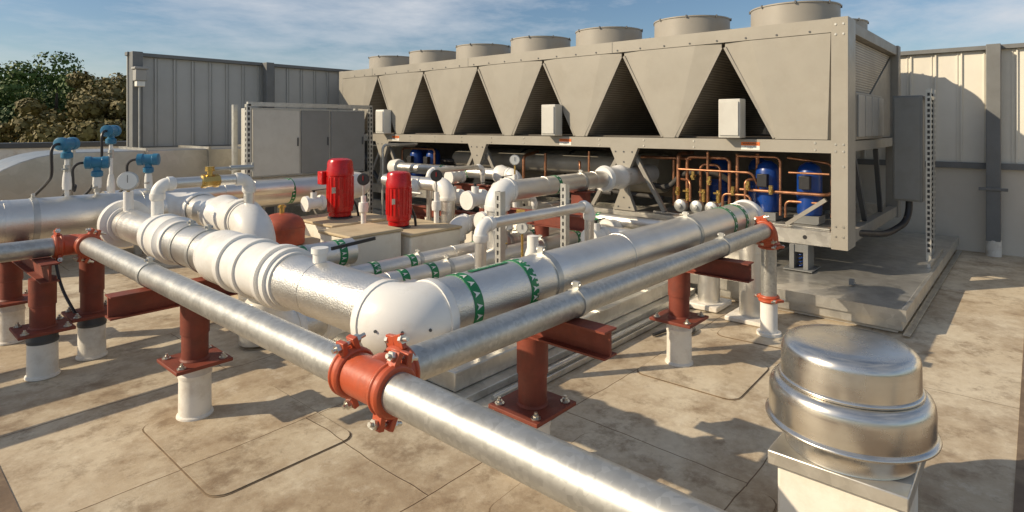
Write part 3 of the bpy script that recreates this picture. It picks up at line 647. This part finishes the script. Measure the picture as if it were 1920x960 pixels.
# ------------------------------------------------------------------ cabinets
ec=Thing('electrical_cabinet','grey electrical cabinet with three doors on perforated strut frame','electrical cabinet',(4.6,8,0))
ec.add('enclosure',box(3.68,7.96,1.0,5.5,8.25,1.95),lightbox,.008)
ec.add('door',box(3.70,7.935,1.02,4.38,7.958,1.93),lightbox,.006,label='light grey cabinet door')
ec.add('door',box(4.41,7.935,1.02,4.86,7.958,1.93),doorg,.006,label='darker grey cabinet door')
ec.add('door',box(4.89,7.935,1.02,5.48,7.958,1.93),doorg,.006,label='darker grey cabinet door')
for x in (4.34,4.82,5.43): ec.add('handle',box(x,7.92,1.42,x+.02,7.934,1.54),darkgrey,.003)
for x in (3.6,5.55):
    gg=[box(x,7.9,0,x+.06,7.96,2.0)]; z=.1
    while z<1.95: gg.append((*box(x+.018,7.8975,z,x+.042,7.8995,z+.04),black)); gg.append((*box(x-.0015,7.918,z,x-.0005,7.942,z+.04),black)); z+=.07
    ec.add('strut_leg',gg,strutm)
ec.add('strut_leg',box(3.6,8.3,0,3.66,8.36,2.0),strutm); ec.add('strut_leg',box(5.55,8.3,0,5.61,8.36,2.0),strutm)
ec.add('strut_rail',box(3.62,7.9,1.975,5.6,7.955,2.03),strutm); ec.add('strut_rail',box(3.665,7.9,.93,5.545,7.955,.985),strutm)
dp=Thing('electrical_disconnect','grey electrical enclosure on perforated strut posts beside the chiller','electrical cabinet',(8.2,1.0,.2))
encm=M('disconnect_grey_paint',(.21,.215,.205),.45,0,.06,4,(.15,.135,.11),.3,5)
dp.add('enclosure',[box(8.02,.96,.85,8.22,1.25,2.05)],encm,.01); dp.add('door',box(8.0,.98,.87,8.018,1.23,2.03),encm,.005)
for x,y in ((8.02,.88),(8.3,.88)):
    gg=[box(x,y,.206,x+.05,y+.05,2.12)]; z=.3
    while z<2.08: gg.append((*box(x-.0015,y+.013,z,x-.0005,y+.037,z+.035),black)); gg.append((*box(x+.013,y-.0015,z,x+.037,y-.0005,z+.035),black)); z+=.06
    dp.add('strut_post',gg,strutm)
dp.add('strut_rail',box(8.07,.885,2.0,8.3,.925,2.04),strutm)
dp.add('flexible_conduit',sweep(route([(8.12,1.1,.86),(8.1,1.1,.62),(7.7,1.25,.5),(7.2,1.45,.56)],.18,8),.036,16),black)
dp.add('base_rail',box(7.6,.84,.2065,8.7,.87,.25),galvs)
# ------------------------------------------------------------------ chiller
X0,X1,Y0,Y1=6.62,9.6,1.5,10.4
ch=Thing('air_cooled_chiller','large taupe air-cooled chiller with V-shaped coil panels and roof fans','chiller',(8.1,6,.215))
def pbolts(x,pts,mat): return [(*cyl((x,y,z),(x-.006,y,z),.011,8),mat) for y,z in pts]
ch.add('corner_post',[box(X0-.03,1.40,.47,X0+.30,1.55,2.79)]+pbolts(X0-.03,[(1.44,z) for z in (2.72,2.62,.6,.7,1.45,1.52,1.3)]+[(1.51,z) for z in (2.72,2.62,.6,.7,1.45,1.52)],zinc),chill)
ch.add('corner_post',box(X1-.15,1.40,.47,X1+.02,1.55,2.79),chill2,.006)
ch.add('corner_post',box(X0-.02,Y1-.1,.47,X0+.14,Y1+.03,2.79),chill,.006)
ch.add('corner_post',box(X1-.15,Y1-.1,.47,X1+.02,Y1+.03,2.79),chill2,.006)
ch.add('base_rail',[box(X0-.01,1.551,.48,X0+.1,Y1-.101,.63)]+[(*cyl((X0-.0105,y,.555),(X0-.0115,y,.555),.022,14),black) for y in (1.8,2.3,2.9,3.4,4.4,5.0,5.6,6.1,7.1,7.7,8.3)],galvs); ch.add('base_rail',box(X1-.1,1.551,.48,X1,Y1-.101,.63),galvs,.004)
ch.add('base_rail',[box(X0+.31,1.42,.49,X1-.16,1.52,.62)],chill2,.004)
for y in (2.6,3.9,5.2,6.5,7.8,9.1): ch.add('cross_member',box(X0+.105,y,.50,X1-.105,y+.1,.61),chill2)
ch.add('middle_rail',[box(X0-.025,1.551,1.43,X0+.12,Y1-.101,1.56)]+pbolts(X0-.025,[(1.7+.65*i,z) for i in range(13) for z in (1.46,1.53) if abs(1.7+.65*i-2.35)>.15 and abs(1.7+.65*i-4.85)>.15],zinc),chill)
ch.add('middle_rail',box(X1-.12,1.551,1.43,X1,Y1-.101,1.56),chill,.005)
ch.add('middle_rail',box(X0+.31,1.42,1.44,X1-.16,1.54,1.55),chill,.005)
ch.add('top_rail',[box(X0-.025,1.551,2.645,X0+.1,Y1-.101,2.785)]+pbolts(X0-.025,[(1.75+.325*i,2.67) for i in range(26)],darkgrey)+[(*box(X0-.0265,y,2.648,X0-.0255,y+.006,2.783),darkgrey) for y in (4.1,6.75,9.3)],chill)
ch.add('top_rail',box(X0+.301,1.42,2.66,X1-.151,1.53,2.78),chill2,.005)
ch.add('fan_deck',box(X0+.101,1.54,2.70,X1,Y1,2.765),chill,.004)
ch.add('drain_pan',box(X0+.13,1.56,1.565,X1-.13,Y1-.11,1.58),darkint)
ap=[2.66+1.30*k for k in range(6)]; hw=.555; zt,zb=2.64,1.565
prev_top=1.555; prev_bot=1.555
for k in range(7):
    if k<6: ta=ap[k]-.02; ba=ap[k]-hw
    else: ta=Y1-.105; ba=Y1-.105
    s=prev_top; sb=prev_bot
    xo=X0; xi=X0-.022; xb=X0+.02
    li=.0 if k==0 else .30; ri=.0 if k==6 else .30
    O=[(xo,s,zt),(xo,ta,zt),(xo,ta,zt-.05),(xo,ba,zb),(xo,sb,zb),(xo,s,zt-.05)]
    I=[(xi,s+li+.001,zt-.001),(xi,ta-ri-.001,zt-.001),(xi,ba-.03,zb+.001),(xi,sb+.03,zb+.001)]
    Bk=[(xb,q[1],q[2]) for q in O]
    v=O+I+Bk
    f=[(6,7,8,9),(0,1,7,6),(1,2,3,8,7),(3,4,9,8),(4,5,0,6,9)]
    f+=[(10,11,12,13,14,15)]+[(i,(i+1)%6,10+(i+1)%6,10+i) for i in range(6)]
    pan=ch.add('side_panel',(v,f),chill,ang=2)
    if k<6: ch.add('panel_edge',bar((X0-.008,ta,zt-.05),(X0-.008,ba,zb+.01),.016,.03),chill2,parent=pan)
    if k>0: ch.add('panel_edge',bar((X0-.008,s,zt-.05),(X0-.008,sb,zb+.01),.016,.03),chill2,parent=pan)
    if k<6:
        prev_top=ap[k]+.02; prev_bot=ap[k]+hw
        for sgn in (-1,1):
            a0=ap[k]+sgn*.03; b0=ap[k]+sgn*hw
            poly=[(a0,zt),(a0+sgn*.05,zt),(b0+sgn*.05,zb+.016),(b0,zb+.016)]
            ch.add('condenser_coil',prism(poly,'x',X0+.032,X1-.1),coil,smooth=False)
ch.add('end_coil',prism([(X0+.31,2.65),(X1-.17,2.65),(X0+1.2,1.96),(X0+.31,1.85)],'y',1.50,1.535),coil,smooth=False)
ch.add('end_panel',prism([(X1-.17,2.62),(X1-.17,1.56),(X0+1.0,1.56),(X0+1.25,1.96)],'y',1.49,1.53),chill2)
cb=ch.add('control_panel',box(X0+.33,1.40,1.56,X0+1.7,1.485,2.06),chill2,.01)
for i in range(4): ch.add('control_door',box(X0+.36+.34*i,1.38,1.59,X0+.66+.34*i,1.399,2.03),greybox,.005,parent=cb)
for y in (3.93,6.55,9.0):
    poly=[(y-.2,1.43),(y+.2,1.43),(y+.06,1.12),(y+.06,.88),(y+.16,.64),(y-.16,.64),(y-.06,.88),(y-.06,1.12)]
    ch.add('support_leg',[prism(poly,'x',X0-.03,X0+.03)]+pbolts(X0-.03,[(y+dy,z) for dy,z in ((-.12,1.38),(0,1.38),(.12,1.38),(0,1.25),(0,1.1),(0,.95),(0,.8),(-.08,.68),(.08,.68))],darkgrey),chill)
    for s in (-1,1): ch.add('diagonal_brace',[bar((X0+.06,y+s*.1,1.36),(X0+.06,y+s*.52,.66),.05,.05)],chill2)
ch.add('diagonal_brace',bar((X0+.06,1.62,.95),(X0+.06,2.0,.66),.04,.04),chill2)
for s in (0,1): ch.add('diagonal_brace',bar((X0+.5+1.2*s,1.47,1.42),(X0+1.1+.9*s,1.47,.64),.05,.05),darkgrey)
ch.add('diagonal_brace',bar((X0+.06,9.9,1.4),(X0+.06,9.2,.66),.05,.05),darkgrey)
for y in (1.85,4.3,6.9,9.4):
    io=ch.add('spring_isolator',[box(X0-.05,y-.09,.216,X0+.17,y-.045,.475),box(X0-.05,y+.045,.216,X0+.17,y+.09,.475),box(X0-.10,y-.14,.2165,X0+.22,y+.14,.228),box(X0-.04,y-.0445,.40,X0+.16,y+.0445,.474)],frameg)
    pts=[(X0+.03+.026*math.cos(a),y+.026*math.sin(a),.235+.15*a/(math.pi*8)) for a in np.linspace(0,math.pi*8,64)]
    ch.add('isolator_spring',sweep(pts,.005,6),blue,parent=io)
def compressor(x,y,R=.125,z0=.74,z1=1.31):
    H=z1-z0
    c=ch.add('compressor',[lathe((x,y,z0),(0,0,1),[(0,R*.9),(.02,R),(H*.35,R),(H*.36,R*1.07),(H*.42,R*1.07),(H*.43,R),(H*.8,R),(H*.92,R*.8),(H,R*.3)],30)],blue)
    ch.add('terminal_box',box(x-R-.06,y-.05,z0+H*.5,x-R+.02,y+.06,z0+H*.75),black,.006,parent=c)
    ch.add('mounting_foot',box(x-R,y-R,z0-.09,x+R,y+R,z0-.002),frameg,parent=c)
for x,y in ((7.0,1.86),(7.0,2.3),(7.6,2.6),(7.6,3.1),(7.0,8.05),(7.0,8.5),(7.5,8.9)): compressor(x,y)
ch.add('evaporator_barrel',lathe((7.9,4.0,1.02),(0,1,0),[(0,.18),(.02,.27),(.1,.29),(3.6,.29),(3.7,.27),(3.72,.2)],40),barrel)
ch.add('evaporator_barrel',lathe((7.25,4.4,1.14),(0,1,0),[(0,.05),(.02,.13),(.1,.145),(3.2,.145),(3.3,.12)],30),barrel)
for y in (4.6,5.6,6.6): ch.add('barrel_strap',ring((7.9,y,1.02),(0,1,0),.29,.05,.008),blackins)
def cop(pts,r=.02,br=.06): return sweep(route(pts,br,6),r,12)
def rl(pts,r=.02,br=.06,m=copper,nm='refrigerant_line'): ch.add(nm,cop(pts,r,br),m)
rl([(6.85,3.2,.72),(6.85,3.2,1.33),(6.85,2.68,1.33),(6.85,2.68,.78)],.02)
rl([(6.92,3.06,.72),(6.92,3.06,1.24),(6.92,2.82,1.24),(6.92,2.82,.8)],.018)
rl([(6.80,2.92,.72),(6.80,2.92,1.40)],.016); rl([(6.88,2.6,.7),(6.88,2.6,1.38)],.02); rl([(6.8,2.48,.7),(6.8,2.48,1.1),(6.95,2.3,1.1)],.016)
rl([(6.9,3.34,.72),(6.9,3.34,1.36),(7.3,3.34,1.36)],.024); rl([(7.0,3.45,.7),(7.0,3.45,1.3)],.018)
rl([(6.83,2.55,.98),(6.83,1.66,.98),(7.3,1.62,.98)],.018); rl([(6.86,2.12,.72),(6.86,2.12,1.36),(6.86,2.6,1.36)],.014); rl([(6.9,2.08,.70),(6.9,2.08,.88),(6.9,1.7,.88)],.015)
rl([(6.98,3.9,1.3),(6.98,3.2,1.3)],.02); rl([(7.1,2.45,.72),(7.1,2.45,1.38)],.02); rl([(7.05,1.65,.72),(7.05,1.65,1.3),(7.05,2.1,1.35)],.016)
rl([(6.78,3.28,1.18),(6.78,2.4,1.18),(6.9,2.36,1.0)],.014); rl([(6.8,2.74,.68),(6.8,2.74,.92),(6.8,2.42,.92),(6.8,2.42,.68)],.015); rl([(6.76,3.12,.8),(6.76,3.12,1.05),(6.9,3.3,1.05)],.014)
rl([(6.82,2.02,1.20),(6.82,1.62,1.20)],.012); rl([(6.8,4.6,.7),(6.8,4.6,1.36)],.016); rl([(6.8,4.75,.7),(6.8,4.75,1.2),(7.0,4.9,1.2)],.016)
rl([(6.95,3.75,.95),(6.95,3.5,.92),(6.95,3.3,1.12),(7.0,2.9,1.15),(7.1,2.7,1.0)],.035,.1,blackins,'insulated_refrigerant_line')
rl([(7.1,8.9,1.1),(7.1,7.7,1.1),(7.4,7.4,1.1)],.035,.1,blackins,'insulated_refrigerant_line'); rl([(6.9,4.3,.8),(6.9,6.4,.8)],.03,.1,blackins,'insulated_refrigerant_line')
rl([(7.0,3.6,.78),(7.0,4.6,.82),(7.2,5.2,.82)],.03,.1,blackins,'insulated_refrigerant_line')
rl([(6.9,8.8,.75),(6.9,8.8,1.3),(6.9,7.9,1.3),(6.9,7.9,.8)]); rl([(6.85,8.4,.9),(6.85,6.8,.9)]); rl([(6.95,5.9,.75),(6.95,5.9,1.25),(7.3,5.9,1.3)],.025); rl([(6.98,5.5,.72),(6.98,5.5,1.3)])
ch.add('compressor_skid',[box(6.74,1.6,.631,7.9,3.6,.645)],galvs)
for y in (2.80,2.98,3.18):
    fv=ch.add('filter_drier',lathe((6.62+.08,y,.76),(-1,0,0),[(0,.06),(.02,.075),(.09,.075),(.1,.06),(.105,.03),(.13,.03),(.135,.0)],24),strutm)
    ch.add('service_valve',[cyl((6.82,y,.80),(6.82,y,.95),.026,10),bar((6.78,y-.04,.92),(6.78,y+.04,.92),.02,.02)],brass)
for y,z in ((2.62,.95),(2.45,1.02),(3.1,1.1),(2.2,.99),(2.9,1.05),(3.3,.9)): ch.add('service_valve',[cyl((6.80,y,z-.04),(6.80,y,z+.06),.024,8),cyl((6.76,y,z),(6.84,y,z),.018,8)],brass)
ch.add('interior_shadow_panel',box(8.35,1.7,.63,8.39,Y1-.2,1.42),darkint)  # dark panel added to stand for the shade inside the chiller
for row,xf in enumerate((7.42,8.85)):
    for k in range(7):
        yf=Y0+.635+1.27*k; R=.475
        g=[lathe((xf,yf,2.766),(0,0,1),[(0,R+.03),(.008,R+.03),(.012,R+.002),(.292,R),(.296,R+.010),(.31,R+.010),(.31,R-.012),(.05,R-.012)],56,False)]
        g+=[(*box(xf+(R+.010)*math.cos(a)-.008,yf+(R+.010)*math.sin(a)-.008,3.05,xf+(R+.010)*math.cos(a)+.008,yf+(R+.010)*math.sin(a)+.008,3.085),darkgrey) for a in [i*math.pi/4+.3 for i in range(8)]]
        f=ch.add('condenser_fan',g,fanm)
        if row==0:
            gr=[lathe((xf,yf,3.062),(0,0,1),[(0,rr),(.0,rr+.006),(.005,rr+.006),(.005,rr),(0,rr)],32,False) for rr in (.12,.2,.28,.36,.44)]
            gr+=[bar((xf,yf,3.068),(xf+.46*math.cos(a),yf+.46*math.sin(a),3.068),.008,.006) for a in [i*math.pi/6 for i in range(12)]]
            ch.add('fan_guard',gr,strutm,parent=f)
            bl=[cyl((xf,yf,2.85),(xf,yf,2.98),.1,20)]
            for i in range(5):
                a=i*2*math.pi/5; c,s=math.cos(a),math.sin(a)
                q=[(.09,-.05,2.88),(.44,-.12,2.87),(.44,.12,2.95),(.09,.05,2.95)]
                v=[(xf+c*u-s*w,yf+s*u+c*w,z) for u,w,z in q]; v+= [(x,y,z+.006) for x,y,z in v]
                bl.append((v,[(0,1,2,3),(7,6,5,4),(0,4,5,1),(1,5,6,2),(2,6,7,3),(3,7,4,0)]))
            ch.add('fan_rotor',bl,darkgrey,parent=f)
for y,zt_ in ((2.52,2.0),(5.02,2.0),(8.85,2.0)):
    eb=ch.add('electrical_box',box(X0-.19,y-.12,1.575,X0-.025,y+.12,zt_),lightbox if y!=8.85 else paper,.008)
    ch.add('box_lid',box(X0-.205,y-.105,1.60,X0-.1905,y+.105,zt_-.03),lightbox,.004,parent=eb)
for y in (2.35,4.85,8.6):
    wlb=ch.add('warning_label',[box(X0-.0275,y-.1,1.445,X0-.0255,y+.1,1.49)],paper)
    ch.add('warning_band',[box(X0-.0285,y-.1,1.4905,X0-.0255,y+.1,1.53)],orangelab,parent=wlb)
    tx=textgeom('WARNING',.034); ch.add('label_lettering',([(X0-.0295,y-x,1.511+yy) for x,yy,z in tx[0]],tx[1]),black,parent=wlb,smooth=False)
    tx=textgeom('Do not open while\nenergized',.016); ch.add('label_lettering',([(X0-.0295,y-x,1.473+yy) for x,yy,z in tx[0]],tx[1]),black,parent=wlb,smooth=False)
# ------------------------------------------------------------------ mushroom vent
vx,vy=2.83,.6
vt=Thing('roof_exhaust_fan','spun aluminium mushroom exhaust fan on a white roof curb','exhaust fan',(vx,vy,0))
vt.add('curb',box(vx-.22,vy-.22,.009,vx+.22,vy+.22,.30),curbm,.012)
vt.add('curb_cap',[box(vx-.25,vy-.25,.285,vx+.25,vy+.25,.345)],galvs,.006)
vt.add('wind_band',lathe((vx,vy,0),(0,0,1),[(.455,.290),(.449,.306),(.447,.315),(.450,.322),(.456,.324),(.462,.321),(.465,.314),(.469,.308),(.49,.309),(.56,.309),(.585,.306),(.603,.299),(.615,.288),(.621,.275),(.622,.25)],88,False),alu,ang=50)
vt.add('motor_dome',lathe((vx,vy,0),(0,0,1),[(.600,.25),(.6225,.250),(.6235,.268),(.627,.272),(.634,.272),(.638,.268),(.640,.262),(.65,.261),(.745,.259),(.762,.255),(.776,.246),(.786,.232),(.792,.21),(.795,.17),(.797,.1),(.798,.001)],88,False),alu,ang=50)
vt.add('discharge_drum',lathe((vx,vy,0),(0,0,1),[(.346,.245),(.352,.243),(.38,.240),(.43,.250),(.455,.275),(.5,.285)],60,False),alu)
# ------------------------------------------------------------------ world, light, camera
EL=math.radians(29); hd=Vector((1,-.75,0)).normalized()
tdir=Vector((hd.x*math.cos(EL),hd.y*math.cos(EL),-math.sin(EL)))
w=bpy.data.worlds.new('World'); scene.world=w; w.use_nodes=True; nt=w.node_tree
bg=nt.nodes['Background']; sky=nt.nodes.new('ShaderNodeTexSky'); sky.sky_type='NISHITA'; sky.sun_disc=False
sky.sun_elevation=EL; sky.sun_rotation=math.atan2(-hd.x,-hd.y); sky.altitude=50; sky.dust_density=.8; sky.ozone_density=2.2
hs=nt.nodes.new('ShaderNodeHueSaturation'); hs.inputs['Saturation'].default_value=1.12; nt.links.new(sky.outputs[0],hs.inputs['Color'])
tc=nt.nodes.new('ShaderNodeTexCoord'); mp=nt.nodes.new('ShaderNodeMapping'); mp.inputs['Scale'].default_value=(1,1.6,5); mp.inputs['Rotation'].default_value=(.5,.25,.5)
nt.links.new(tc.outputs['Generated'],mp.inputs[0])
n1=noise(nt,mp.outputs[0],2.1,10,.62)
f=ramp(nt,n1,[(.41,.02),(.54,.40),(.68,.80)])
mc=mixc(nt,f,hs.outputs[0],(7.1,7.35,7.8))
nt.links.new(mc,bg.inputs[0]); bg.inputs[1].default_value=.096
sl=bpy.data.lights.new('sun','SUN'); sl.energy=4.9; sl.angle=math.radians(.5); sl.color=(1,.835,.61)
so=bpy.data.objects.new('sun',sl); COL.objects.link(so); so.rotation_euler=tdir.to_track_quat('-Z','Y').to_euler()
cam=bpy.data.cameras.new('camera'); co=bpy.data.objects.new('camera',cam); COL.objects.link(co)
cam.sensor_width=36; cam.lens=1115/1920*36; cam.shift_y=-(480-237)/1920; cam.clip_end=3000; cam.clip_start=.02
co.location=(0,0,1.7); co.rotation_euler=(math.pi/2,0,math.atan2(.662,.7495)-math.pi/2)
scene.camera=co
scene.view_settings.view_transform='Standard'; scene.view_settings.look='None'; scene.view_settings.exposure=0
